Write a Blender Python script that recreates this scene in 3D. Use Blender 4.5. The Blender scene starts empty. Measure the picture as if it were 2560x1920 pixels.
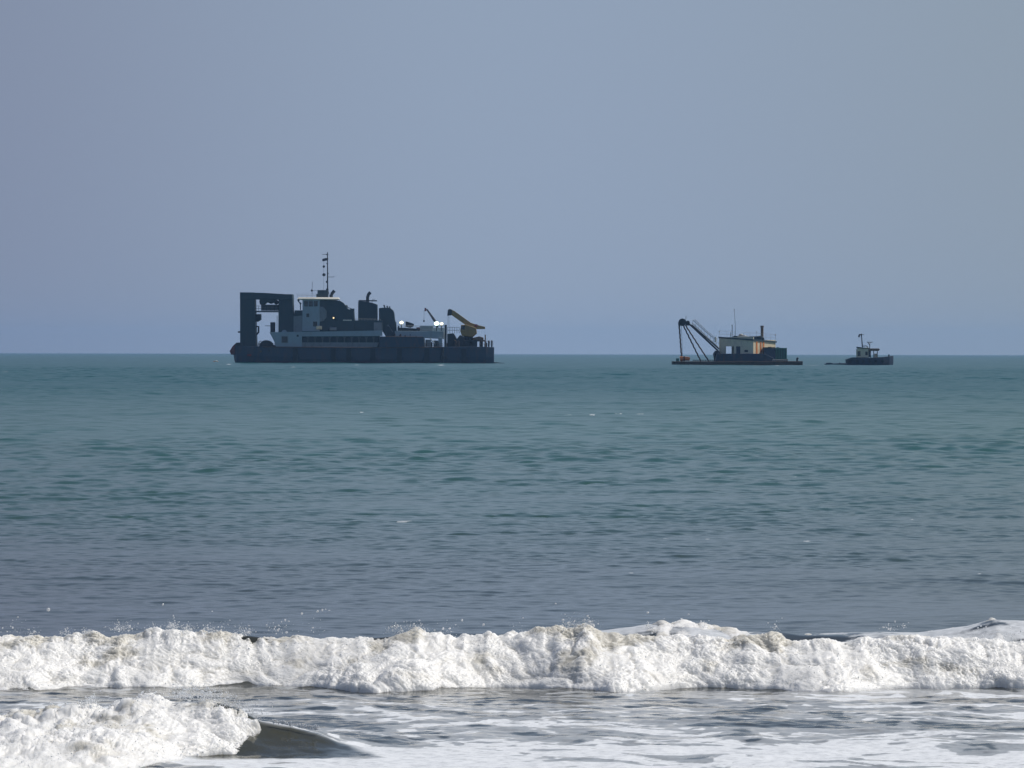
import bpy, bmesh, math, random
import numpy as np
from mathutils import Vector, Matrix

# ------------------------------------------------------------------ camera
sc = bpy.context.scene
COL = sc.collection
FPX, EYE, YH0, ROLL = 12000.0, 3.2, 881.0, 0.00195      # focal length in photo pixels, eye height, horizon row, roll
cam_d = bpy.data.cameras.new("camera")
cam = bpy.data.objects.new("camera", cam_d)
COL.objects.link(cam)
cam_d.sensor_width = 36.0
cam_d.lens = 36.0 * FPX / 2560.0
cam_d.clip_start = 0.5
cam_d.clip_end = 30000.0
pitch = (960.0 - YH0) / FPX
cam.matrix_world = (Matrix.Translation((0, 0, EYE)) @ Matrix.Rotation(math.pi / 2 - pitch, 4, 'X')
                    @ Matrix.Rotation(ROLL, 4, 'Z'))
sc.camera = cam

# ------------------------------------------------------------------ sky and sun
SUN_EL, SUN_AZ = math.radians(54), math.radians(76)      # azimuth: to the right of the view direction (+Y)
w = bpy.data.worlds.new("World")
sc.world = w
w.use_nodes = True
nt = w.node_tree
bg = nt.nodes["Background"]
bg.inputs[1].default_value = 0.10
sky = nt.nodes.new("ShaderNodeTexSky")
sky.sky_type = 'NISHITA'
sky.sun_disc = False
sky.sun_elevation = SUN_EL
sky.sun_rotation = SUN_AZ
sky.altitude = 0
sky.air_density = 1.0
sky.dust_density = 1.0
sky.ozone_density = 3.0
# low over the sea the air is one even grey blue, with lens falloff painted in: darker violet left, greener right
geo = nt.nodes.new("ShaderNodeTexCoord")
sep = nt.nodes.new("ShaderNodeSeparateXYZ")
mr = nt.nodes.new("ShaderNodeMapRange")
mr.inputs[1].default_value = -0.145; mr.inputs[2].default_value = 0.14
ramp = nt.nodes.new("ShaderNodeValToRGB")
ramp.color_ramp.interpolation = 'EASE'
SKY_GAIN = 5.0
ramp.color_ramp.elements.new(0.52)
for i_, c_ in enumerate(((2.20, 2.62, 3.70), (2.86, 3.58, 4.78), (2.74, 3.36, 4.12))):
    ramp.color_ramp.elements[i_].color = (*(v / SKY_GAIN for v in c_), 1)
gain = nt.nodes.new("ShaderNodeVectorMath"); gain.operation = 'SCALE'; gain.inputs['Scale'].default_value = SKY_GAIN
el_ = nt.nodes.new("ShaderNodeMapRange"); el_.interpolation_type = 'SMOOTHSTEP'
el_.inputs[1].default_value = 0.03; el_.inputs[2].default_value = 0.40
mixs = nt.nodes.new("ShaderNodeMix"); mixs.data_type = 'RGBA'
tint = nt.nodes.new("ShaderNodeMix"); tint.data_type = 'RGBA'; tint.blend_type = 'MULTIPLY'
tint.inputs[0].default_value = 1.0
tint.inputs[7].default_value = (0.66, 0.70, 0.74, 1)
nt.links.new(sky.outputs[0], tint.inputs[6])
nt.links.new(geo.outputs['Generated'], sep.inputs[0])
nt.links.new(sep.outputs[0], mr.inputs[0])
nt.links.new(sep.outputs[2], el_.inputs[0])
nt.links.new(mr.outputs[0], ramp.inputs[0])
nt.links.new(el_.outputs[0], mixs.inputs[0])
nt.links.new(ramp.outputs[0], gain.inputs[0])
nt.links.new(gain.outputs[0], mixs.inputs[6])
nt.links.new(tint.outputs[2], mixs.inputs[7])
nt.links.new(mixs.outputs[2], bg.inputs[0])

sun_d = bpy.data.lights.new("sun", 'SUN')
sun_d.energy = 3.8
sun_d.angle = math.radians(0.5)
sun_d.color = (1.0, 0.95, 0.87)
sun = bpy.data.objects.new("sun", sun_d)
COL.objects.link(sun)
sdir = Vector((math.sin(SUN_AZ) * math.cos(SUN_EL), math.cos(SUN_AZ) * math.cos(SUN_EL), math.sin(SUN_EL)))
sun.rotation_euler = sdir.to_track_quat('Z', 'Y').to_euler()
sun.location = (200, 100, 300)

sc.view_settings.view_transform = 'Standard'
sc.view_settings.look = 'None'
sc.view_settings.exposure = 0.0
sc.view_settings.gamma = 1.0
sc.cycles.use_denoising = True
sc.cycles.filter_width = 1.5
sc.cycles.max_bounces = 8
sc.cycles.volume_bounces = 1
sc.cycles.sample_clamp_indirect = 8.0

# ------------------------------------------------------------------ helpers
def yh(X):                      # horizon row under photo column X
    return YH0 + (X - 1280) * ROLL
def dist(X, Y):                 # distance of the water point seen at X, Y
    return EYE * FPX / (Y - yh(X))
def wx(X, d):
    return (X - 1280) * d / FPX
def wz(X, Y, d):
    return EYE - (Y - yh(X)) * d / FPX

def tag(o, label=None, cat=None, group=None, kind=None):
    if label: o["label"] = label
    if cat: o["category"] = cat
    if group: o["group"] = group
    if kind: o["kind"] = kind
    return o

def principled(name):
    m = bpy.data.materials.new(name)
    m.use_nodes = True
    return m, m.node_tree, m.node_tree.nodes["Principled BSDF"]

def paint(name, c1, c2=None, rough=0.55, scale=0.6, metal=0.0, amount=0.75, stretch=2.5):
    """weathered paint: base colour broken by noise and vertical runs of the second colour"""
    m, t, b = principled(name)
    c2 = c2 or tuple(v * 0.55 for v in c1)
    tc = t.nodes.new("ShaderNodeTexCoord")
    mp = t.nodes.new("ShaderNodeMapping")
    mp.inputs['Scale'].default_value = (scale * stretch, scale * stretch, scale)
    n = t.nodes.new("ShaderNodeTexNoise")
    n.inputs['Scale'].default_value = 1.0
    n.inputs['Detail'].default_value = 6
    n.inputs['Roughness'].default_value = 0.65
    r = t.nodes.new("ShaderNodeMapRange")
    r.inputs[1].default_value = 0.48; r.inputs[2].default_value = 0.72
    r.inputs[3].default_value = 0.0; r.inputs[4].default_value = amount
    mx = t.nodes.new("ShaderNodeMix"); mx.data_type = 'RGBA'
    mx.inputs[6].default_value = (*c1, 1); mx.inputs[7].default_value = (*c2, 1)
    t.links.new(tc.outputs['Object'], mp.inputs[0]); t.links.new(mp.outputs[0], n.inputs[0])
    t.links.new(n.outputs[0], r.inputs[0]); t.links.new(r.outputs[0], mx.inputs[0])
    t.links.new(mx.outputs[2], b.inputs['Base Color'])
    b.inputs['Roughness'].default_value = rough
    b.inputs['Metallic'].default_value = metal
    return m

def lamp_mat(name, col, strength):
    m, t, b = principled(name)
    b.inputs['Base Color'].default_value = (0.8, 0.8, 0.8, 1)
    b.inputs['Emission Color'].default_value = (*col, 1)
    b.inputs['Emission Strength'].default_value = strength
    return m

def mesh_np(name, verts, faces, mat, smooth=True, attrs=None):
    """big mesh from numpy arrays; faces is (n,3) or (n,4)"""
    me = bpy.data.meshes.new(name)
    nv, nf, k = len(verts), len(faces), faces.shape[1]
    me.vertices.add(nv); me.loops.add(nf * k); me.polygons.add(nf)
    me.vertices.foreach_set("co", np.ascontiguousarray(verts, np.float32).ravel())
    me.loops.foreach_set("vertex_index", np.ascontiguousarray(faces, np.int32).ravel())
    me.polygons.foreach_set("loop_start", np.arange(0, nf * k, k, dtype=np.int32))
    me.polygons.foreach_set("loop_total", np.full(nf, k, np.int32))
    if smooth:
        me.polygons.foreach_set("use_smooth", np.ones(nf, bool))
    for an, av in (attrs or {}).items():
        a = me.attributes.new(an, 'FLOAT', 'POINT')
        a.data.foreach_set("value", np.ascontiguousarray(av, np.float32).ravel())
    me.update(calc_edges=True)
    me.materials.append(mat)
    o = bpy.data.objects.new(name, me)
    COL.objects.link(o)
    return o

def grid_faces(nr, nc):
    i = (np.arange(nr - 1, dtype=np.int32)[:, None] * nc + np.arange(nc - 1, dtype=np.int32)[None, :]).ravel()
    return np.stack([i, i + 1, i + nc + 1, i + nc], 1)

_rng = np.random.default_rng(7)
_perm = _rng.permutation(256).astype(np.int32)
_perm = np.concatenate([_perm, _perm, _perm])
_g = _rng.normal(size=(256, 3)).astype(np.float32)
_g /= np.linalg.norm(_g, axis=1)[:, None]

def perlin(x, y, z):
    x = np.asarray(x, np.float32); y = np.asarray(y, np.float32); z = np.asarray(z, np.float32)
    x, y, z = np.broadcast_arrays(x, y, z)
    xi = np.floor(x).astype(np.int32); yi = np.floor(y).astype(np.int32); zi = np.floor(z).astype(np.int32)
    fx, fy, fz = x - xi, y - yi, z - zi
    u, v, q = [f * f * f * (f * (f * 6 - 15) + 10) for f in (fx, fy, fz)]
    xi &= 255; yi &= 255; zi &= 255
    out = 0
    for dx in (0, 1):
        for dy in (0, 1):
            for dz in (0, 1):
                h = _perm[_perm[_perm[xi + dx] + yi + dy] + zi + dz]
                g = _g[h]
                d = g[..., 0] * (fx - dx) + g[..., 1] * (fy - dy) + g[..., 2] * (fz - dz)
                out = out + d * (u if dx else 1 - u) * (v if dy else 1 - v) * (q if dz else 1 - q)
    return out * 1.5

def fbm(x, y, z, oct=4, gain=0.5):
    a, f, s = 1.0, 1.0, 0
    for i in range(oct):
        s = s + a * perlin(x * f + i * 17.3, y * f + i * 9.1, z * f + i * 5.7)
        a *= gain; f *= 2.03
    return s

def sstep(a, b, x):
    t = np.clip((x - a) / (b - a), 0, 1)
    return t * t * (3 - 2 * t)

# ------------------------------------------------------------------ the surf lines (photo columns -> metres)
def curve(pts, fn):
    xs, vs = [], []
    for X, Y in pts:
        a, b = fn(X, Y)
        xs.append(a); vs.append(b)
    return np.array(xs), np.array(vs)

Y1 = 46.5                                                     # crest distance of the outer breaker
base1 = curve([(-400, 1728), (0, 1730), (80, 1736), (150, 1722), (400, 1726), (560, 1716), (700, 1718), (850, 1728), (1000, 1735),
               (1100, 1733), (1180, 1716), (1320, 1714), (1400, 1730), (1600, 1738), (1650, 1705), (1720, 1720),
               (1900, 1725), (2100, 1738), (2200, 1702), (2350, 1706), (2450, 1716), (2560, 1716), (2960, 1722)],
              lambda X, Y: (wx(X, 45.3), min(45.75, dist(X, Y))))
crest1 = curve([(-400, 1585), (0, 1584), (80, 1598), (170, 1590), (430, 1584), (620, 1580), (700, 1592), (860, 1590), (1000, 1582),
                (1040, 1578), (1100, 1590), (1300, 1584), (1420, 1570), (1470, 1566), (1560, 1584), (1720, 1590), (1800, 1592),
                (2000, 1600), (2200, 1592), (2400, 1592), (2560, 1600), (2960, 1590)],
               lambda X, Y: (wx(X, Y1), wz(X, Y, Y1)))
Y2 = 39.2                                                     # crest distance of the inner breaker
base2 = curve([(-500, 1990), (0, 1985), (300, 1950), (420, 1912), (560, 1893), (640, 1892), (700, 1890), (1200, 1880)],
              lambda X, Y: (wx(X, 38.0), dist(X, Y)))
def yc2(x):                                                   # the unbroken shoulder stands a little nearer
    return Y2 - 0.5 * sstep(-2.7, -2.05, np.asarray(x, float))
crest2 = curve([(-600, 1815), (-200, 1805), (0, 1800), (100, 1788), (200, 1772), (300, 1760), (420, 1752), (520, 1750), (600, 1768),
                (660, 1800), (740, 1812), (800, 1827), (860, 1850), (920, 1862), (1000, 1872), (1100, 1926)],
               lambda X, Y: (wx(X, Y2), max(0.0, wz(X, Y, float(yc2(wx(X, Y2)))))))

crest3 = curve([(900, 1790), (1200, 1640), (1400, 1592), (1500, 1576), (1620, 1564), (1720, 1560), (1850, 1580), (2000, 1588), (2150, 1584), (2300, 1583),
                (2420, 1566), (2480, 1550), (2560, 1556), (2960, 1556)], lambda X, Y: (wx(X, 49.3), max(0.0, wz(X, Y, 49.3))))

def swell(x, y):
    """height of the big shapes of the surf: two breakers, their backs, the rising back swell on the right"""
    h1 = np.interp(x, *crest1); b1 = np.interp(x, *base1)
    s = np.clip((y - b1) / (Y1 - b1), 0, 1)
    z1 = np.where(y < Y1, s ** 1.7, np.exp(-((y - Y1) / 1.6) ** 2)) * (h1 - 0.05)
    h3 = np.interp(x, *crest3)
    z3 = np.exp(-((y - 49.3) / 1.3) ** 2) * h3 * (1 + 0.10 * perlin(x * 1.6, y * 1.2, 3.0))
    h2 = np.interp(x, *crest2)
    b2 = np.clip(np.interp(x, *base2), 0, 38.1)
    c2 = yc2(x)
    s = np.clip((y - b2) / (c2 - b2), 0, 1)
    z2 = np.where(y < c2, s ** 1.5, np.exp(-((y - c2) / 0.9) ** 2)) * np.maximum(h2 - 0.02, 0)
    return np.maximum(np.maximum(z1, z3), z2) + 0.25 * np.minimum(z1, z3)

# wind waves: many trains, spread round the shore normal
_w = np.random.default_rng(21)
NW = 90
lam = np.exp(_w.uniform(np.log(0.18), np.log(4.2), NW))
th = _w.normal(-math.pi / 2 + 0.18, 0.72, NW)
kx = (2 * math.pi / lam * np.cos(th)).astype(np.float32)
ky = (2 * math.pi / lam * np.sin(th)).astype(np.float32)
amp = (0.0053 * lam ** 0.60 * np.where(lam > 1.2, (1.2 / lam) ** 0.9, 1)).astype(np.float32)
lam[:14] = np.exp(_w.uniform(np.log(6), np.log(26), 14))       # and a few long low ones
kx[:14] = 2 * math.pi / lam[:14] * np.cos(th[:14]); ky[:14] = 2 * math.pi / lam[:14] * np.sin(th[:14])
amp[:14] = 0.0017 * lam[:14] ** 0.75
ph = _w.uniform(0, 2 * math.pi, NW).astype(np.float32)

def ripples(x, y, dy):
    z = np.zeros_like(x)
    for i in range(NW):
        f = np.clip(lam[i] / (dy * 2.2) - 0.6, 0, 1)
        ok = f[:, 0] > 0
        if not ok.any():
            continue
        n = int(np.argmin(ok)) if not ok.all() else len(ok)
        z[:n] += amp[i] * f[:n] * np.sin(kx[i] * x[:n] + ky[i] * y[:n] + ph[i])
    return z

# ------------------------------------------------------------------ water
rows = [25.0]
while rows[-1] < 8200:
    d = rows[-1]
    if d < 34: s = 0.08
    elif d < 48: s = 0.032
    elif d < 58: s = 0.06
    else:
        s = max(0.06, min(d * d / 15360 * 0.17, 0.62))
        if d > 900: s = 0.62 + (d - 900) * 0.0030
    rows.append(d + s)
rows = np.array(rows, np.float32)
NC = 940
u = np.linspace(-0.165, 0.165, NC).astype(np.float32)
yy = np.repeat(rows[:, None], NC, 1)
xx = yy * u[None, :]
dyr = np.gradient(rows)[:, None]
rip = ripples(xx, yy, np.maximum(dyr, xx[:, 1:2] - xx[:, 0:1]))
# gusts: calmer and rougher patches; the water behind the surf is flatter
gust = 0.95 + 0.35 * perlin(xx / 28, yy / 55, 3.3) + 0.2 * perlin(xx / 7, yy / 16, 8.3)
calm = (0.26 + 0.74 * sstep(60, 170, yy)) * (1 + 0.7 * sstep(220, 650, yy))
slick = sstep(0.10, 0.42, perlin(xx / 13, yy / 5.5, 1.7) + 0.35 * perlin(xx / 5, yy / 2.6, 4.7)) * sstep(50, 62, yy) * sstep(150, 95, yy)
gust = gust * (1 - 0.38 * slick)                               # smooth bands just outside the surf
calm = np.where(yy < 46, 0.24, calm)
near = 1.0
rip = rip * gust * calm * near
rip = rip + 5.0 * rip * np.minimum(np.abs(rip), 0.05)                            # sharper crests
nr = int(np.searchsorted(rows, 70))
big = np.zeros_like(xx)
big[:nr] = swell(xx[:nr], yy[:nr])
k46 = int(np.searchsorted(rows, 46))
big[:k46] += 0.009 * fbm(xx[:k46] * 2.6, yy[:k46] * 2.2, 5.5, 4, 0.6) + 0.012 * perlin(xx[:k46] * 0.9, yy[:k46] * 1.1, 9.1)
# low swells that run in behind the breakers
for yc, hh, sg, sd in ((57.5, 0.05, 1.6, 1.1), (68, 0.07, 2.2, 2.4), (81, 0.06, 2.6, 5.2), (104, 0.10, 3.0, 3.7), (131, 0.08, 4.0, 9.3)):
    k0, k1 = np.searchsorted(rows, yc - 22), np.searchsorted(rows, yc + 22)
    X, Yq = xx[k0:k1], yy[k0:k1]
    line = yc + 2.0 * perlin(X / 9, 0.0, sd)
    big[k0:k1] += hh * (0.6 + 0.8 * perlin(X / 6, 2.0, sd)) * np.exp(-((Yq - line) / sg) ** 2)
zz = big + rip

# foam lying on the water
foam = np.zeros_like(xx)
X, Yq = xx[:nr], yy[:nr]
wxn = X + 0.35 * perlin(X * 0.9, Yq * 0.6, 1.0); wyn = Yq + 0.6 * perlin(X * 0.9, Yq * 0.6, 5.0)
p1 = perlin(wxn * 0.85, wyn * 1.15, 2.2)
p2 = perlin(wxn * 1.9 + 3, wyn * 2.7, 6.2)
p3 = perlin(wxn * 4.2, wyn * 6.5 + 2, 1.2) + 0.3 * perlin(wxn * 9, wyn * 12, 7.0)
gap = np.maximum(np.maximum(p1, 0.80 * p2), 0.46 * p3) + 0.16 * perlin(wxn * 6, wyn * 8, 3.0)
thr = 0.09 - 0.14 * sstep(40.3, 41.5, Yq) + 0.32 * sstep(39.6, 38.0, Yq) + 0.36 * perlin(X * 0.40, Yq * 0.62, 8.8) + 0.30 * np.exp(-(((X + 0.95) / 0.55) ** 2 + ((Yq - 38.1) / 0.9) ** 2)) + 0.16 * sstep(1.7, 3.6, X) * sstep(42.2, 43.6, Yq)
thr = thr - 0.22 * sstep(43.3, 44.6, Yq) * sstep(2.4, 1.6, X)
fm = sstep(thr + 0.05, thr - 0.03, gap) * sstep(45.9, 45.2, Yq)
film = 0.36 * sstep(thr + 0.36, thr + 0.24, gap + 0.20 * perlin(wxn * 2.3, wyn * 3.4, 11.0)) * sstep(46.3, 45.4, Yq)
fm = np.maximum(fm, film)
# no foam on the glassy face of the inner breaker, a white lip along its shoulder
h2 = np.interp(X, *crest2)
b2 = np.clip(np.interp(X, *base2), 0, 38.1)
edge = 0.10 * perlin(X * 3, Yq * 2, 4.4)
face = sstep(-3.1, -2.8, X) * sstep(-1.22, -1.36, X + edge - 0.30 * (38.6 - Yq)) * sstep(37.55, 37.8, Yq + edge) * sstep(Y2 + 0.2, Y2 - 0.3, Yq)
fm = fm * (1 - face)
lip = sstep(-2.10, -1.90, X) * sstep(-1.30, -1.5, X) * np.exp(-((Yq - (Y2 - 0.42 + 0.06 * perlin(X * 4, 0, 6.1))) / 0.07) ** 2)
fm = np.maximum(fm, np.clip(lip * 1.2, 0, 1) * sstep(-0.35, 0.1, perlin(X * 5, Yq * 9, 2.7)))
# trailing foam on the back of the outer breaker
tb = fbm(X * 0.8, Yq * 1.8 + 0.5 * perlin(X * 1.2, Yq, 3.0), 9.9, 6, 0.66) + 0.40
back = sstep(-0.10, 0.42, tb) * sstep(46.3, 46.7, Yq) * sstep(50.3, 49.3, Yq - 0.5 * perlin(X * 1.4, 1.0, 1.0)) * sstep(0.1, 1.0, X + 0.4 * perlin(Yq * 1.5, X, 2))
fm = np.maximum(fm, 0.75 * back)
foam[:nr] = fm
# a few small whitecaps out at sea
cap = np.random.default_rng(4)
for Xp, Yp, wpx in ((1420, 1037, 12), (1480, 1037, 12), (1550, 1036, 18), (1600, 1034, 14), (1905, 1130, 14), (1990, 1188, 8), (2280, 1300, 9), (1660, 1352, 22),
                    (1770, 1353, 10), (2018, 1358, 14), (2330, 1426, 8), (2450, 1446, 8), (880, 1301, 26), (1010, 1303, 26), (1578, 1441, 7),
                    (905, 1030, 10), (560, 912, 16), (2030, 914, 8), (2046, 914, 9), (730, 919, 8), (892, 913, 6), (1100, 913, 14), (1940, 915, 10), (10, 930, 9)):
    d = dist(Xp, Yp); x0 = wx(Xp, d); wid = wpx * d / FPX
    dd = max(0.2, 0.9 * d * d / 38400)
    k0, k1 = np.searchsorted(rows, d - 4 * dd), np.searchsorted(rows, d + 4 * dd)
    c0, c1 = np.searchsorted(u, (x0 - 4 * wid) / d), np.searchsorted(u, (x0 + 4 * wid) / d)
    Xs, Ys = xx[k0:k1, c0:c1], yy[k0:k1, c0:c1]
    e = np.exp(-(((Xs - x0) / wid) ** 2 + ((Ys - d) / dd) ** 2)) + 0.5 * perlin(Xs / wid * 2.2, Ys / dd * 0.8, Xp * 0.1)
    foam[k0:k1, c0:c1] = np.maximum(foam[k0:k1, c0:c1], 0.6 * sstep(0.6, 0.95, e))

wm, t, b = principled("sea_water")
def N(tp, **kw):
    n = t.nodes.new(tp)
    for k, v in kw.items():
        setattr(n, k, v)
    return n
tc = N("ShaderNodeTexCoord")
sp = N("ShaderNodeSeparateXYZ")
t.links.new(tc.outputs['Object'], sp.inputs[0])
cr = N("ShaderNodeValToRGB")                                   # silt stirred up near the beach, clear teal water farther out
mrr = N("ShaderNodeMapRange")
mrr.inputs[1].default_value = 35; mrr.inputs[2].default_value = 435
nz = N("ShaderNodeTexNoise"); nz.inputs['Scale'].default_value = 0.02; nz.inputs['Detail'].default_value = 4
ad = N("ShaderNodeMath", operation='MULTIPLY_ADD'); ad.inputs[1].default_value = 50.0
t.links.new(tc.outputs['Object'], nz.inputs[0])
sb = N("ShaderNodeMath", operation='SUBTRACT'); sb.inputs[1].default_value = 0.5
t.links.new(nz.outputs[0], sb.inputs[0]); t.links.new(sb.outputs[0], ad.inputs[0]); t.links.new(sp.outputs[1], ad.inputs[2])
t.links.new(ad.outputs[0], mrr.inputs[0]); t.links.new(mrr.outputs[0], cr.inputs[0])
el = cr.color_ramp.elements
el[0].position = 0.0; el[0].color = (0.050, 0.050, 0.035, 1)
el[1].position = 1.0; el[1].color = (0.011, 0.072, 0.070, 1)
for p, c in ((0.035, (0.042, 0.046, 0.043, 1)), (0.09, (0.039, 0.053, 0.042, 1)), (0.17, (0.025, 0.070, 0.050, 1)), (0.4, (0.014, 0.082, 0.058, 1))):
    e = el.new(p); e.color = c
at = N("ShaderNodeAttribute", attribute_name="foam")
fn = N("ShaderNodeTexNoise"); fn.inputs['Scale'].default_value = 9.0; fn.inputs['Detail'].default_value = 7; fn.inputs['Roughness'].default_value = 0.7
t.links.new(tc.outputs['Object'], fn.inputs[0])
f2 = N("ShaderNodeMapRange"); f2.inputs[1].default_value = 0.3; f2.inputs[2].default_value = 0.62; f2.inputs[3].default_value = 0.62; f2.inputs[4].default_value = 1.12
t.links.new(fn.outputs[0], f2.inputs[0])
fm_ = N("ShaderNodeMath", operation='MULTIPLY', use_clamp=True)
t.links.new(at.outputs['Fac'], fm_.inputs[0]); t.links.new(f2.outputs[0], fm_.inputs[1])
bump = N("ShaderNodeBump"); bump.inputs['Strength'].default_value = 0.25; bump.inputs['Distance'].default_value = 0.01
bn = N("ShaderNodeTexNoise"); bn.inputs['Scale'].default_value = 5.0; bn.inputs['Detail'].default_value = 3
t.links.new(tc.outputs['Object'], bn.inputs[0]); t.links.new(bn.outputs[0], bump.inputs['Height'])
t.links.new(bump.outputs[0], b.inputs['Normal'])
t.links.new(cr.outputs[0], b.inputs['Base Color'])
rr_ = N("ShaderNodeMapRange")                                  # far off, the waves too small to see roughen the surface
rr_.inputs[1].default_value = 45; rr_.inputs[2].default_value = 420; rr_.inputs[3].default_value = 0.13; rr_.inputs[4].default_value = 0.28
t.links.new(sp.outputs[1], rr_.inputs[0]); t.links.new(rr_.outputs[0], b.inputs['Roughness'])
b.inputs['IOR'].default_value = 1.33
b.inputs['Specular IOR Level'].default_value = 0.40
fb = N("ShaderNodeBsdfPrincipled")
fb.inputs['Base Color'].default_value = (0.70, 0.72, 0.74, 1)
fb.inputs['Roughness'].default_value = 0.7
ms = N("ShaderNodeMixShader")
t.links.new(fm_.outputs[0], ms.inputs[0]); t.links.new(b.outputs[0], ms.inputs[1]); t.links.new(fb.outputs[0], ms.inputs[2])
t.links.new(ms.outputs[0], t.nodes["Material Output"].inputs[0])

water = mesh_np("water", np.stack([xx, yy, zz], -1).reshape(-1, 3), grid_faces(len(rows), NC), wm, True, {"foam": foam})
tag(water, "green grey sea running from the surf out to the horizon", "water", kind="structure")

def ground_z(x, y):
    return swell(np.asarray(x, np.float32), np.asarray(y, np.float32))

# ------------------------------------------------------------------ breaking foam
def foam_mat(name):
    m, t, b = principled(name)
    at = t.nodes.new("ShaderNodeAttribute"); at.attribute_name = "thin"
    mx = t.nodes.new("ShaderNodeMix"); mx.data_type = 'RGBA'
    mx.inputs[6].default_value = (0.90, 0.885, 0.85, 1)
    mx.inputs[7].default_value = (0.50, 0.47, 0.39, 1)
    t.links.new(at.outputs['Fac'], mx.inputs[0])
    t.links.new(mx.outputs[2], b.inputs['Base Color'])
    b.inputs['Roughness'].default_value = 0.45
    b.inputs['Subsurface Weight'].default_value = 1.0
    b.inputs['Subsurface Radius'].default_value = (1, 1, 1)
    b.inputs['Subsurface Scale'].default_value = 0.09
    tc = t.nodes.new("ShaderNodeTexCoord")
    n = t.nodes.new("ShaderNodeTexNoise"); n.inputs['Scale'].default_value = 45; n.inputs['Detail'].default_value = 4
    bp = t.nodes.new("ShaderNodeBump"); bp.inputs['Strength'].default_value = 0.25; bp.inputs['Distance'].default_value = 0.02
    t.links.new(tc.outputs['Object'], n.inputs[0]); t.links.new(n.outputs[0], bp.inputs['Height'])
    t.links.new(bp.outputs[0], b.inputs['Normal'])
    tr = t.nodes.new("ShaderNodeBsdfTranslucent"); ms = t.nodes.new("ShaderNodeMixShader"); ms.inputs[0].default_value = 0.12
    t.links.new(mx.outputs[2], tr.inputs[0])
    t.links.new(b.outputs[0], ms.inputs[1]); t.links.new(tr.outputs[0], ms.inputs[2])
    t.links.new(ms.outputs[0], t.nodes["Material Output"].inputs[0])
    return m
FOAM = foam_mat("churned_foam")
DROP, _t, _b = principled("spray_drop")                        # drops let the sun through
_b.inputs['Base Color'].default_value = (0.85, 0.86, 0.87, 1)
_b.inputs['Roughness'].default_value = 0.10
_b.inputs['IOR'].default_value = 1.33
_tr = _t.nodes.new("ShaderNodeBsdfTranslucent"); _tr.inputs[0].default_value = (0.92, 0.93, 0.94, 1)
_mx = _t.nodes.new("ShaderNodeMixShader"); _mx.inputs[0].default_value = 0.55
_t.links.new(_b.outputs[0], _mx.inputs[1]); _t.links.new(_tr.outputs[0], _mx.inputs[2])
_t.links.new(_mx.outputs[0], _t.nodes["Material Output"].inputs[0])

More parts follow.
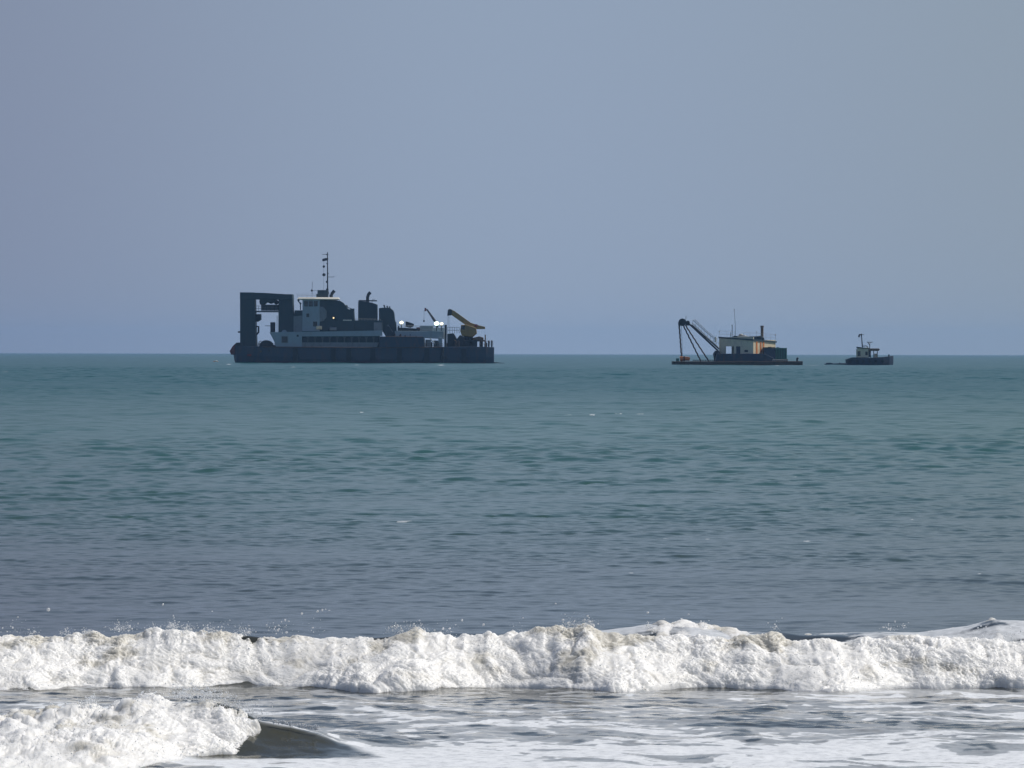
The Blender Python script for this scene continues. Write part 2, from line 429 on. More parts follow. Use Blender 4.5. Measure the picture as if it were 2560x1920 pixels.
def breaker(name, x0, x1, step, nt_, yc, crest, base, seed, endfade, gain=1.0):
    xs = np.arange(x0, x1, step, dtype=np.float32)
    tt = np.linspace(0, 1, nt_, dtype=np.float32)
    hz = np.interp(xs, *crest).astype(np.float32)
    yb = np.interp(xs, *base).astype(np.float32)
    end = endfade(xs).astype(np.float32)
    kern = np.hanning(121); kern /= kern.sum()
    yb = np.convolve(np.pad(yb, 60, mode='edge'), kern, 'valid').astype(np.float32)
    ragged = (0.20 * fbm(xs * 1.0, 0.0, seed, 4, 0.55) + 0.10 * np.abs(perlin(xs * 3.1, 0.0, seed + 1))).astype(np.float32)
    hz = hz + 0.045 * fbm(xs * 2.2, 0.0, seed + 3, 4, 0.6)
    x = np.repeat(xs[None, :], nt_, 0)
    tk = tt[:, None]
    sb_ = np.clip(tk / 0.14, 0, 1); sf = np.clip((tk - 0.14) / 0.86, 0, 1)
    yc = yc(xs).astype(np.float32)[None, :]
    y = yc + 0.45 * (1 - sb_) + (yb[None, :] - yc) * sf
    y = y + ragged[None, :] * sf ** 5
    z = hz[None, :] * (1 - 0.35 * (1 - sb_) ** 1.5) * (1 - sf ** 1.3)
    P = np.stack([x, y.astype(np.float32) + 0 * x, z.astype(np.float32)], -1)
    du = np.gradient(P, axis=1); dv = np.gradient(P, axis=0)
    n = np.cross(du, dv)
    n /= np.linalg.norm(n, axis=-1, keepdims=True) + 1e-9
    if n[nt_ // 2, len(xs) // 2, 2] < 0:
        n = -n
    # tumbling lobes: folded noise, coarse to fine, dragged a little down the face
    q = P + 0.10 * np.stack([perlin(x * 3, y * 3, z * 3 + seed), perlin(x * 3, y * 3, z * 3 + seed + 9), perlin(x * 3 + 5, y * 3, z * 3 + seed)], -1)
    D = np.zeros_like(x)
    for o, (f, a) in enumerate(((1.7, 0.052), (3.6, 0.040), (7.7, 0.025), (16.5, 0.018), (35.0, 0.015), (75.0, 0.009))):
        pn = perlin(q[..., 0] * f, q[..., 1] * f * 0.8, q[..., 2] * f * 1.1 + seed + o * 3.1)
        D += a * (np.abs(pn) * 1.9 - 0.46) * (-1.0 if o > 2 else 1.0) * (1.0 if o < 2 else 0.75 + 0.9 * perlin(x * 2.1, y * 2.1, z * 3 + seed + 40 + o))
    low = perlin(x * 0.9, y * 0.9, z + seed + 20.0)
    D = (D * (0.8 + 0.5 * low) + 0.05 * low) * gain
    fade = sstep(0.0, 0.10, tk) * (0.55 + 0.45 * sstep(1.0, 0.86, tk))
    D = D * fade
    P2 = P + n * D[..., None]
    P2[..., 1] -= 0.25 * np.clip(D, 0, 1) * 1.0
    # keep it seated in the water at the foot and the ends
    gz = ground_z(P2[..., 0], P2[..., 1])
    foot = sstep(0.94, 1.0, tk)
    P2[..., 2] = P2[..., 2] * (1 - foot) + np.minimum(P2[..., 2], gz - 0.05) * foot
    e2 = endfade(x + 0.16 * fbm(y * 3.0, z * 5.0, x * 1.5 + seed, 4, 0.6))
    P2[..., 2] = P2[..., 2] * e2 + np.minimum(P2[..., 2], gz - 0.10) * (1 - e2)
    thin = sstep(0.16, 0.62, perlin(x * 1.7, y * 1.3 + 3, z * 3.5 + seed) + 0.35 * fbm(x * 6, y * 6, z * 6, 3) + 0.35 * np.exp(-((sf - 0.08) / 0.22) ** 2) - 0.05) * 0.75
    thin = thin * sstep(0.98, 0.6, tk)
    crease_shade = sstep(-0.02, -0.06, D) * 0.25                        # shade in the creases between the lobes, put into the tint
    thin = np.clip(thin + crease_shade, 0, 0.85)  # thin water patches plus the painted crease shade
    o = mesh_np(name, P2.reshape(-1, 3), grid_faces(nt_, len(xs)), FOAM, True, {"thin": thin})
    return o, P2, n, end, D

fo1, PA, NA, E1, DA = breaker("breaker_foam", -6.6, 6.6, 0.0075, 250, lambda x: Y1 + 0 * x, crest1, base1, 3.0, lambda x: np.ones_like(x))
tag(fo1, "long tumbling white breaker spanning the whole width of the shore water", "foam", kind="stuff")
fo2, PB, NB, E2, DB = breaker("breaker_foam", -7.0, -1.80, 0.0065, 260, yc2, crest2, base2, 11.0,
                          lambda x: sstep(-1.90, -2.20, x))
tag(fo2, "smaller frothing breaker at the lower left, nearest the beach", "foam", kind="stuff")

base3 = (np.array([-1.0, 8.0]), np.array([47.3, 47.3]))
def patches(x):
    x = np.asarray(x, np.float32)
    return sstep(-0.30, 0.05, perlin(x * 1.15, 3.3, 7.1) + 0.5 * perlin(x * 3.1, 1.3, 2.1) + 0.25) * sstep(0.5, 1.2, x)
fo3, PC, NC_, E3, DC = breaker("breaker_foam", 0.4, 6.9, 0.009, 130, lambda x: 49.3 + 0 * x, crest3, base3, 17.0, patches, 0.42)
tag(fo3, "thin broken foam trailing on the swell behind the right half of the long breaker", "foam", kind="stuff")

# droplets: tiny balls thrown off the foam
ico_v = []
g_ = (1 + 5 ** 0.5) / 2
for a_, b_ in ((1, g_), (-1, g_), (1, -g_), (-1, -g_)):
    ico_v += [(0, a_, b_), (a_, b_, 0), (b_, 0, a_)]
ico_v = np.array(ico_v, np.float32); ico_v /= np.linalg.norm(ico_v[0])
bmI = bmesh.new()
for v in ico_v: bmI.verts.new(v)
bmesh.ops.convex_hull(bmI, input=bmI.verts)
bmI.verts.ensure_lookup_table(); bmI.normal_update()
ico_v = np.array([v.co for v in bmI.verts], np.float32)
ico_f = np.array([[v.index for v in f.verts] for f in bmI.faces], np.int32)
bmI.free()
def drops(name, pts, rad, seed):
    r = np.random.default_rng(seed)
    n = len(pts)
    s = rad[:, None, None] * (1 + 0.35 * r.normal(size=(n, 1, 3)))
    v = pts[:, None, :] + ico_v[None] * s
    f = ico_f[None] + (np.arange(n) * len(ico_v))[:, None, None]
    return mesh_np(name, v.reshape(-1, 3), f.reshape(-1, 3), DROP, True)

R = np.random.default_rng(5)
def scatter(P, Nn, Dd, n, lo, hi, off):
    nt_, nx, _ = P.shape
    i = (R.beta(1.15, 0.95, n) * (nt_ * 0.965 - 12) + 10).astype(int); j = R.integers(0, nx, n)
    # clustered where a noise is high
    keep = perlin(P[i, j, 0] * 2.3, P[i, j, 1] * 2.3, P[i, j, 2] * 4) + 0.6 * R.random(n) + 6.0 * Dd[i, j] > 0.15
    i, j = i[keep], j[keep]
    p = P[i, j] + Nn[i, j] * (R.exponential(off, len(i))[:, None]) 
    rad = np.clip(R.lognormal(math.log(lo), 0.45, len(i)), lo * 0.5, hi)
    return p.astype(np.float32), rad.astype(np.float32)
pA, rA = scatter(PA, NA, DA, 9000, 0.0030, 0.008, 0.003)
jB = E2 > 0.2
pB, rB = scatter(PB[:, jB], NB[:, jB], DB[:, jB], 7500, 0.0030, 0.008, 0.003)
# spray flung above the two crests, with a few bigger jets
sp_p, sp_r = [], []
def jet(X, Y, n, spread, d, rise=0.0):
    for _ in range(n):
        a = R.normal(0, spread); h = abs(R.normal(0, spread * 1.1))
        sp_p.append((wx(X, d) + a * d / FPX, d + R.normal(0, 0.12), wz(X, Y, d) + (h - spread * 0.4) * d / FPX))
        sp_r.append(np.clip(R.lognormal(math.log(0.0045), 0.45), 0.002, 0.012))
    for _ in range(n * 3):                                      # fine mist round the jet
        a = R.normal(0, spread * 1.2); h = abs(R.normal(0, spread * 0.9))
        sp_p.append((wx(X, d) + a * d / FPX, d + R.normal(0, 0.12), wz(X, Y, d) + (h - spread * 0.5) * d / FPX))
        sp_r.append(R.uniform(0.0012, 0.0030))
for X, Y, n, s_ in ((30, 1578, 12, 14), (80, 1582, 14, 10), (165, 1584, 26, 7), (218, 1582, 40, 6), (290, 1572, 16, 12), (312, 1574, 50, 12), (385, 1576, 12, 10),
                    (435, 1568, 60, 9), (470, 1578, 60, 10), (525, 1580, 60, 9), (560, 1570, 8, 14), (612, 1582, 60, 12), (690, 1576, 22, 14), (780, 1575, 6, 20),
                    (1000, 1578, 40, 14), (1040, 1578, 60, 12), (1120, 1580, 12, 16), (1300, 1572, 8, 12), (1430, 1566, 60, 14), (1470, 1562, 80, 10), (1625, 1566, 24, 5),
                    (1640, 1578, 20, 6), (1760, 1566, 14, 8), (1940, 1572, 8, 8), (2230, 1572, 16, 8), (2262, 1566, 8, 6), (2450, 1592, 30, 16), (2530, 1596, 30, 14)):
    jet(X, Y, n, s_, Y1 - 0.05)
for X, Y in ((410, 1510), (533, 1527), (715, 1549), (724, 1552), (706, 1553), (808, 1524), (816, 1522), (796, 1527), (825, 1525), (385, 1557), (388, 1566), (436, 1538),
             (438, 1543), (293, 1568), (300, 1556), (784, 1568), (786, 1579), (557, 1566), (235, 1579), (245, 1580), (124, 1523), (690, 1566), (1620, 1530), (1660, 1545),
             (1704, 1546), (1722, 1535), (1940, 1565), (2260, 1563), (1390, 1508), (1050, 1550), (1210, 1560), (1920, 1556), (1955, 1544), (10, 1569), (35, 1567)):
    sp_p.append((wx(X, Y1), Y1 - 0.1, wz(X, Y, Y1))); sp_r.append(0.0075 + 0.004 * R.random())
for X, Y, n, s_ in ((205, 1762, 60, 6), (228, 1752, 60, 6), (460, 1738, 160, 16), (520, 1745, 180, 18), (560, 1758, 140, 18), (600, 1775, 120, 16), (380, 1752, 60, 16),
                    (628, 1800, 60, 14), (640, 1830, 40, 14), (645, 1860, 50, 16), (650, 1880, 40, 14), (660, 1788, 14, 14), (240, 1770, 40, 16), (130, 1778, 20, 16)):
    jet(X, Y, n, s_, Y2 - 0.25)
for a_ in range(260):                                           # froth along the lip and edge of the green face
    X = R.uniform(680, 800); Y = 1803 + (X - 680) * 0.16 + R.normal(0, 3)
    sp_p.append((wx(X, 38.65), 38.65, wz(X, Y, 38.65))); sp_r.append(R.uniform(0.0025, 0.006))
pS, rS = np.array(sp_p, np.float32), np.array(sp_r, np.float32)
allp = np.concatenate([pA, pB, pS]); allr = np.concatenate([rA, rB, rS])
spray = drops("sea_spray", allp, allr, 9)
tag(spray, "white droplets of spray thrown off the breaking waves", "spray", kind="stuff")

# ------------------------------------------------------------------ ship kit: shapes given in photo pixels, at the vessel's own scale
class Kit:
    def __init__(self, name, X0, D, label, cat, heading=0.0, trim=0.0):
        self.s = D / FPX
        self.X0 = X0
        self.Yw = yh(X0) + EYE * FPX / D
        self.root = bpy.data.objects.new(name, None)
        COL.objects.link(self.root)
        self.root.location = (wx(X0, D), D, 0)
        self.root.rotation_euler = (0, trim, heading)
        tag(self.root, label, cat)
    def p(self, X, Y, d=0.0):
        return Vector(((X - self.X0) * self.s, d * self.s, (self.Yw - Y) * self.s))
    def new(self):
        return Part(self)

class Part:
    def __init__(self, k):
        self.k = k; self.bm = bmesh.new()
    def box(self, X0, X1, Y0, Y1, d0, d1):
        return self.poly([(X0, Y0), (X1, Y0), (X1, Y1), (X0, Y1)], d0, d1)
    def poly(self, pts, d0, d1):
        a = [self.bm.verts.new(self.k.p(x, y, d0)) for x, y in pts]
        b = [self.bm.verts.new(self.k.p(x, y, d1)) for x, y in pts]
        n = len(pts)
        self.bm.faces.new(a); self.bm.faces.new(b[::-1])
        for i in range(n):
            j = (i + 1) % n
            self.bm.faces.new((a[j], a[i], b[i], b[j]))
        return self
    def loft(self, rings):
        rs = [[self.bm.verts.new(self.k.p(*q)) for q in r] for r in rings]
        n = len(rs[0])
        for a, b in zip(rs, rs[1:]):
            for i in range(n):
                j = (i + 1) % n
                self.bm.faces.new((a[i], a[j], b[j], b[i]))
        self.bm.faces.new(rs[0][::-1]); self.bm.faces.new(rs[-1])
        return self
    def bar(self, pts, r, n=8, r2=None):
        P = [self.k.p(*(q if len(q) == 3 else (q[0], q[1], 0))) for q in pts]
        rings = []
        m = len(P)
        for i, q in enumerate(P):
            d = (P[min(i + 1, m - 1)] - P[max(i - 1, 0)]).normalized()
            up = Vector((0, 1, 0)) if abs(d.y) < 0.9 else Vector((0, 0, 1))
            e1 = d.cross(up).normalized(); e2 = d.cross(e1)
            rr = (r + ((r2 if r2 is not None else r) - r) * i / max(1, m - 1)) * self.k.s
            rings.append([self.bm.verts.new(q + (e1 * math.cos(t) + e2 * math.sin(t)) * rr) for t in [2 * math.pi * j / n for j in range(n)]])
        for a, b in zip(rings, rings[1:]):
            for i in range(n):
                j = (i + 1) % n
                self.bm.faces.new((a[i], a[j], b[j], b[i]))
        self.bm.faces.new(rings[0][::-1]); self.bm.faces.new(rings[-1])
        return self
    def ball(self, X, Y, r, d=0, sx=1, sz=1):
        g = bmesh.ops.create_icosphere(self.bm, subdivisions=2, radius=1)
        c = self.k.p(X, Y, d)
        for v in g['verts']:
            v.co = c + Vector((v.co.x * r * sx, v.co.y * r, v.co.z * r * sz)) * self.k.s
        return self
    def rail(self, pts, h, d, every=8.0, r=0.35):
        """handrail along a polyline, top and middle rail with stanchions"""
        for q0, q1 in zip(pts, pts[1:]):
            for f in (1.0, 0.5):
                self.bar([(q0[0], q0[1] - h * f, d), (q1[0], q1[1] - h * f, d)], r, 5)
            n = max(1, int(abs(q1[0] - q0[0]) / every))
            for i in range(n + 1):
                t_ = i / n
                X = q0[0] + (q1[0] - q0[0]) * t_; Y = q0[1] + (q1[1] - q0[1]) * t_
                self.bar([(X, Y, d), (X, Y - h, d)], r, 5)
        return self
    def make(self, name, mat, parent=None, bevel=0.0, label=None):
        bmesh.ops.recalc_face_normals(self.bm, faces=self.bm.faces)
        me = bpy.data.meshes.new(name)
        self.bm.to_mesh(me); self.bm.free()
        me.materials.append(mat)
        o = bpy.data.objects.new(name, me)
        COL.objects.link(o)
        o.parent = parent if parent is not None else self.k.root
        if bevel:
            md = o.modifiers.new("bevel", 'BEVEL'); md.width = bevel * self.k.s; md.segments = 2; md.limit_method = 'ANGLE'
        if label: o["label"] = label
        return o

M_HULL = paint("black_hull", (0.020, 0.042, 0.078), (0.085, 0.055, 0.055), 0.5, 0.3, amount=0.85)
M_BOOT = paint("boot_stripe_paint", (0.060, 0.034, 0.050), (0.03, 0.04, 0.045), 0.6, 0.4)
M_PLATE = paint("hull_plate_paint", (0.030, 0.048, 0.080), (0.055, 0.042, 0.055), 0.5, 0.3)
M_RED = paint("red_lead", (0.24, 0.035, 0.025), (0.10, 0.03, 0.02), 0.6, 0.5)
M_DARK = paint("dark_green_steel", (0.018, 0.042, 0.056), (0.034, 0.048, 0.050), 0.5, 0.4)
M_BLACK = paint("sooty_steel", (0.014, 0.020, 0.028), (0.032, 0.032, 0.034), 0.6, 0.5)
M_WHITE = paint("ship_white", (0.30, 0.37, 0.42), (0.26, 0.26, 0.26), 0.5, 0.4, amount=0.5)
M_GREY = paint("ship_grey", (0.20, 0.22, 0.24), (0.12, 0.11, 0.10), 0.55, 0.5)
M_PILLAR = paint("pillar_grey", (0.09, 0.10, 0.11), (0.06, 0.06, 0.06), 0.55, 0.5)
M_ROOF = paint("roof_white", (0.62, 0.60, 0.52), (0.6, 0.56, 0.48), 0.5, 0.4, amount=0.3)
M_GLASS, _t, _b = principled("dark_glass")
_b.inputs['Base Color'].default_value = (0.012, 0.020, 0.022, 1); _b.inputs['Roughness'].default_value = 0.08
M_YEL = paint("crane_yellow", (0.31, 0.21, 0.06), (0.16, 0.09, 0.03), 0.5, 0.6)
M_CREAM = paint("cream_paint", (0.66, 0.56, 0.38), (0.40, 0.24, 0.11), 0.55, 0.5, amount=0.6)
M_PALE = paint("pale_wall", (0.72, 0.67, 0.50), (0.36, 0.33, 0.28), 0.55, 0.35, amount=0.5)
M_ORANGE = paint("orange_float", (0.62, 0.20, 0.04), (0.36, 0.11, 0.03), 0.5, 0.8)
M_GREEN = paint("green_container", (0.05, 0.22, 0.17), (0.05, 0.07, 0.05), 0.5, 0.6)
M_NAVY = paint("navy_box", (0.028, 0.052, 0.095), (0.03, 0.035, 0.04), 0.5, 0.6)
M_RUST = paint("rusty_steel", (0.075, 0.048, 0.036), (0.03, 0.026, 0.026), 0.7, 0.5)
M_BRASS = paint("brown_stack", (0.16, 0.10, 0.06), (0.07, 0.05, 0.04), 0.6, 0.8)
M_STEEL = paint("light_steel", (0.34, 0.34, 0.32), (0.16, 0.15, 0.13), 0.45, 0.8)
M_LAMPY = lamp_mat("lit_floodlight_warm", (1.0, 0.95, 0.55), 2.2)
M_LAMPG = lamp_mat("lit_floodlight_green", (0.72, 1.0, 0.82), 2.6)
M_LAMPO = lamp_mat("lit_deck_lamp", (1.0, 0.75, 0.35), 1.6)
M_FLAG = paint("dark_flag", (0.03, 0.03, 0.05), (0.06, 0.03, 0.03), 0.8, 1.5)

# ------------------------------------------------------------------ dredger
K = Kit("dredger_ship", 908, 1390, "large black and white dredger with a tall portal frame over its left end", "ship", trim=0.0042)
Yw = K.Yw
def ring(X, top, half, bot=None, flare=1.0):
    bot = Yw + 10 if bot is None else bot
    return [(X, top, -half), (X, top, half), (X, (top + bot) / 2, half * flare), (X, bot, half * flare * 0.96), (X, bot, -half * flare * 0.96), (X, (top + bot) / 2, -half * flare)]
hull = K.new().loft([ring(585, 869, 24, 890), ring(588, 865, 38, Yw - 4), ring(594, 866, 52, Yw + 6), ring(620, 867, 64), ring(660, 868, 69), ring(960, 868, 70),
                     ring(1105, 866, 70), ring(1215, 865, 66), ring(1235, 866, 58)]).make("hull", M_HULL, bevel=0.8)
for X in (741, 836, 874, 934, 1000, 1068, 1160):
    K.new().box(X - 6, X + 6, 871, Yw - 3, -71.5, -68).make("fender_strip", M_BLACK, hull)
K.new().box(640, 1214, Yw - 4.5, Yw + 3, -71.0, -67).make("boot_stripe", M_BOOT, hull)
K.new().bar([(660, 869, -70), (960, 869, -71), (1104, 867, -71)], 1.2, 6).make("rubbing_strake", M_RUST, hull)
K.new().poly([(590, 861), (598, 861), (598, 870), (590, 887), (580, 889), (576, 880), (583, 868)], -41, 20).make("bow_fender", M_RED, bevel=1.0, label="red fender wrapped round the left end")
K.new().poly([(590, 865.5), (592, 859), (600, 858), (606, 861), (608, 867)], -48, -38).make("deck_gear", M_BLACK)
K.new().bar([(612, 866, -55), (612, 858, -55)], 1.8, 8).make("bollard", M_BLACK)
K.new().bar([(648, 868, -60), (651, 856, -60), (656, 854, -60)], 1.0, 6).make("deck_pipe", M_BRASS)
K.new().box(622, 632, 887, 892, -70, -60).make("anchor", M_RED)
K.new().bar([(1107, 868, -71), (1107, Yw - 2, -71)], 3.5).make("rubbing_post", M_BLACK)
K.new().poly([(1215, Yw - 6), (1262, Yw - 2.5), (1262, Yw + 3), (1215, Yw + 3)], -10, 10).make("bow_step", M_BLACK, bevel=0.8)
# portal frame
K.new().poly([(601, 733), (637, 733), (639, 790), (642, 868), (602, 868)], -38, 38).make("portal_leg", M_DARK, bevel=0.8)
K.new().poly([(697, 737), (732, 737), (733, 780), (738, 800), (752, 832), (697, 832)], -38, 38).make("portal_leg", M_DARK, bevel=0.8)
K.new().poly([(601, 733), (660, 734), (732, 738), (732, 751), (601, 750)], -40, 40).make("portal_beam", M_DARK, bevel=0.8)
hb = K.new().poly([(650, 750), (690, 750), (688, 757), (676, 761), (668, 757), (660, 763), (650, 763)], -30, 30).make("hoist_block", M_DARK)
K.new().ball(690, 757, 6, 0).make("sheave", M_BLACK, hb)
K.new().ball(654, 755, 7, 0).make("sheave", M_BLACK, hb)
K.new().box(638, 698, 779, 782, -39, 39).make("cross_beam", M_DARK)
K.new().box(652, 697, 763, 778, -6, 6).make("walkway_panel", M_GREY)
K.new().rail([(638, 779), (698, 779)], 12, -39, 9, 0.5).make("walkway_rail", M_DARK)
K.new().poly([(640, 787), (652, 787), (652, 801), (644, 806), (640, 806)], -20, 20).bar([(640, 818), (646, 818), (646, 832), (641, 838)], 2.2).make("winch_head", M_BLACK)
K.new().box(676, 687, 807, 833, -16, 16).bar([(662, 816), (677, 816)], 0.8, 5).bar([(692, 790), (692, 832)], 0.7, 5).make("control_post", M_BLACK, bevel=0.6)
K.new().bar([(666, 869, -40), (666, 869, 40)], 17, 20).make("anchor_winch", M_BLACK)
K.new().bar([(688, 872, -40), (688, 872, -32)], 8, 14).make("winch_drum", M_BLACK)
K.new().bar([(602, 832, -30), (596, 832, -30)], 2, 6).make("roller", M_BLACK)
K.new().rail([(642, 867), (690, 867)], 7, -66, 9, 0.4).make("stern_rail", M_RUST)
# long white deckhouse with the open side gallery
dh = K.new().poly([(676, 832), (757, 831), (757, 868), (692, 868), (688, 855)], -62, 62).make("deckhouse", M_WHITE, bevel=0.6)
K.new().box(757, 948, 829, 868, -50, 50).make("gallery_wall", M_DARK, dh)
K.new().poly([(757, 831), (957, 826), (957, 840), (757, 842)], -62, -49.5).make("gallery_fascia", M_WHITE, dh)
K.new().poly([(757, 857), (948, 856), (944, 868), (757, 868)], -62, -49.5).make("gallery_bulwark", M_GREY, dh)
for i in range(10):
    X = 772 + i * 18.2
    K.new().poly([(X - 5, 842), (X + 4, 842), (X + 1, 848), (X + 1, 857), (X - 2, 857), (X - 2, 848)], -61.5, -57).make("gallery_pillar", M_PILLAR, dh)
wn = K.new().box(706, 723, 841, 859, -62.6, -61).make("window_frame", M_GREY, dh)
K.new().box(708, 721, 843, 857, -63.0, -61.5).make("window_glass", M_GLASS, wn)
K.new().box(744, 749, 838, 843, -62.6, -61).make("porthole", M_GLASS, dh)
K.new().bar([(712, 833, -40), (712, 833, 30)], 7, 14).make("roof_vent", M_WHITE, dh)
# bridge
br = K.new().poly([(757, 750), (800, 750), (800, 833), (757, 833)], -42, 42).make("bridge", M_WHITE, bevel=0.6)
K.new().loft([[(752, 751, -46), (838, 751, -46), (838, 751, 46), (752, 751, 46)], [(744, 748.5, -50), (848, 748.5, -50), (848, 748.5, 50), (744, 748.5, 50)],
              [(748, 744.5, -44), (845, 744, -44), (845, 744, 44), (748, 744.5, 44)]]).make("bridge_roof", M_ROOF, br)
for X in (766, 778, 790):
    K.new().box(X - 4.6, X + 4.6, 754, 767, -42.8, -41).make("bridge_window", M_GLASS, br)
K.new().box(784, 794, 805, 817, -42.8, -41).make("doorway", M_GLASS, br)
K.new().box(767, 774, 785, 794, -42.8, -41).make("porthole", M_GLASS, br)
K.new().poly([(735, 792), (757, 790), (757, 833), (735, 833)], -40, 40).make("aft_cabin", M_GREY)
K.new().box(737, 757, 777, 792, -36, 36).make("bridge_wing", M_DARK, bevel=0.6)
K.new().bar([(745, 750, -40), (748, 756, -40), (752, 760, -40), (752, 776, -36)], 1.3, 6).ball(752, 760, 2.6, -40).ball(747, 752, 3, -40).make("searchlight_bracket", M_DARK)
K.new().rail([(744, 745), (793, 744)], 8, -46, 11, 0.3).make("roof_rail", M_STEEL, br)
K.new().poly([(800, 751), (846, 752), (858, 758), (866, 768), (870, 773), (884, 775), (886, 801), (886, 829), (800, 829)], -36, 36).make("machinery_house", M_DARK, bevel=1.0)
K.new().bar([(848, 752, -36), (858, 758, -36), (866, 768, -36), (884, 774, -36)], 1.0, 6).ball(866, 766, 3.5, -20).box(876, 886, 772, 776, -38, -20).make("sloping_handrail", M_DARK)
K.new().poly([(796, 766), (810, 768), (817, 778), (817, 794), (810, 803), (796, 806)], -41, -33).make("curved_screen", M_GREY, bevel=1.5)
K.new().bar([(792, 820, -44), (806, 820, -44)], 4.5, 12).make("life_raft", M_CREAM)
K.new().bar([(825, 823, -40), (842, 823, -40)], 4.5, 12).make("life_raft", M_GREY)
dl = K.new().box(831, 838, 792, 799, -37.5, -35.5).make("lamp_bracket", M_BLACK)
K.new().ball(834.5, 795.5, 2.0, -38).make("deck_lamp", M_LAMPO, dl)
K.new().poly([(793, 726), (818, 726), (820, 745), (790, 745), (790, 736), (793, 736)], -14, 14).make("roof_locker", M_DARK, bevel=0.6)
mast = K.new().bar([(818, 745), (817.5, 690), (817, 631)], 1.9, 8, 1.1).make("mast", M_BLACK)
for q in ([(804, 636.5), (820, 636.5)], [(816, 693), (833, 693), (834, 690)], [(806, 648), (820, 648)]):
    K.new().bar(q, 0.65, 5).make("crossarm", M_BLACK, mast)
for q in ((816.5, 659, 2.2), (816, 705, 3), (819, 684, 1.6), (816, 637, 2)):
    K.new().ball(*q).make("mast_light", M_BLACK, mast)
K.new().bar([(808, 648), (808, 745)], 0.25, 4).make("halyard", M_BLACK, mast)
K.new().poly([(804, 648), (811, 646), (817, 645.5), (817, 651.5), (811, 653), (804.5, 654)], -0.6, 0.6).make("flag", M_FLAG, mast)
K.new().ball(808, 667, 3.2).make("day_ball", M_BLACK, mast)
K.new().ball(808.5, 687.5, 4.4, 0, 1.0, 0.9).make("day_ball", M_BLACK, mast)
K.new().box(814, 820, 722, 745, -4, 4).bar([(812, 745), (817, 722)], 0.6, 5).bar([(824, 745), (818, 722)], 0.6, 5).make("mast_foot", M_BLACK, mast)
K.new().bar([(779, 746), (779, 726), (780, 705)], 0.45, 5).ball(778.6, 727, 3).bar([(779, 727), (793, 727)], 0.3, 4).make("whip_antenna", M_BLACK)
K.new().bar([(827, 754), (827, 740), (829, 734), (835, 727)], 4.0, 10).make("exhaust_pipe", M_BLACK)
f1_ = K.new().poly([(895, 753), (915, 754), (930, 757), (943, 761), (943, 801), (895, 801)], -19, 19).make("funnel", M_DARK, bevel=2.0)
K.new().bar([(918, 760), (918, 743), (920, 736), (925, 730.5)], 4.0, 10).make("exhaust_pipe", M_BLACK, f1_)
K.new().bar([(929, 757), (930, 749), (936, 748)], 0.6, 5).make("vent_pipe", M_BLACK, f1_)
K.new().box(896, 942, 750.5, 753.5, -19, -17).make("funnel_rim", M_BLACK, f1_)
K.new().poly([(815, 801), (957, 801), (957, 829), (815, 829)], -34, 34).make("engine_casing", M_DARK, bevel=0.8)
K.new().bar([(858, 801, -34), (880, 801, -34)], 2.6, 8).make("lit_spot_tank", M_ROOF)  # pale paint carries a sunlit spot on the casing
K.new().rail([(888, 801), (952, 802)], 4, -34, 8, 0.35).make("casing_rail", M_STEEL)
K.new().box(935, 956, 806, 827, -35, -33.5).make("casing_panel", M_GREY)
f2_ = K.new().poly([(947, 770), (958, 769), (974, 769), (982, 775), (985, 782), (987, 800), (990, 806), (992, 842), (965, 842), (947, 812)], -24, 24).make("funnel", M_DARK, bevel=1.4)
for X, Y, dx in ((960, 762, -1.5), (967, 764, 0), (973, 765.5, 0.5)):
    K.new().bar([(X + 1.5, 771), (X, Y + 3), (X + dx, Y)], 1.8, 8).make("exhaust_pipe", M_BLACK, f2_)
K.new().bar([(970, 812, -25), (982, 830, -25)], 0.7, 5).ball(970, 814, 2.5, -25).make("casing_ladder", M_GREY, f2_)
# forward deck
K.new().poly([(950, 841), (1060, 842), (1062, 868), (950, 869)], -69, 69).make("bulwark", M_HULL)
K.new().bar([(965, 841, -69), (1058, 842, -69)], 1.0, 6).make("bulwark_rail", M_RUST)
K.new().poly([(988, 827), (1110, 827), (1110, 846), (988, 842)], -50, 50).make("forward_deckhouse", M_WHITE, bevel=0.5)
K.new().poly([(994, 818), (1049, 821), (1049, 827.5), (994, 827.5)], -44, 44).make("platform", M_BLACK)
K.new().poly([(1013, 803), (1020, 804), (1034, 809), (1034, 814), (1026, 819), (1014, 817)], -14, 14).make("deck_winch", M_BLACK)
K.new().bar([(996, 814, -20), (996, 826, -20)], 2, 6).make("bollard", M_BLACK)
K.new().rail([(995, 819), (1049, 821)], 7, -43, 9, 0.4).make("platform_rail", M_STEEL)
K.new().box(1041, 1050, 818, 822, -30, -20).make("red_locker", M_RED)
cab = K.new().box(1050, 1083, 813, 831, -30, 30).make("deck_cabin", M_WHITE, bevel=0.6)
for Y in (816.5, 820.5, 824.5):
    K.new().box(1052, 1081, Y, Y + 1.6, -31, -29.5).make("louvre", M_GREY, cab)
K.new().box(1083, 1110, 818, 831, -24, 24).make("store_cabin", M_WHITE, bevel=0.6)
K.new().rail([(1083, 818), (1112, 818)], 6, -24, 8, 0.4).make("cabin_rail", M_BLACK)
lc = K.new().bar([(1094, 830), (1091, 808), (1086, 800)], 3.0, 8).make("small_crane", M_BLACK)
K.new().bar([(1086, 801), (1078, 789), (1066, 772)], 3.4, 8, 1.8).make("jib", M_BLACK, lc)
K.new().box(1060.5, 1065, 769, 777, -2, 2).make("jib_head", M_RED, lc)
K.new().bar([(1059.5, 775), (1059, 801)], 0.3, 4).box(1057.4, 1060.8, 799, 804, -1, 1).make("hook_line", M_BLACK, lc)
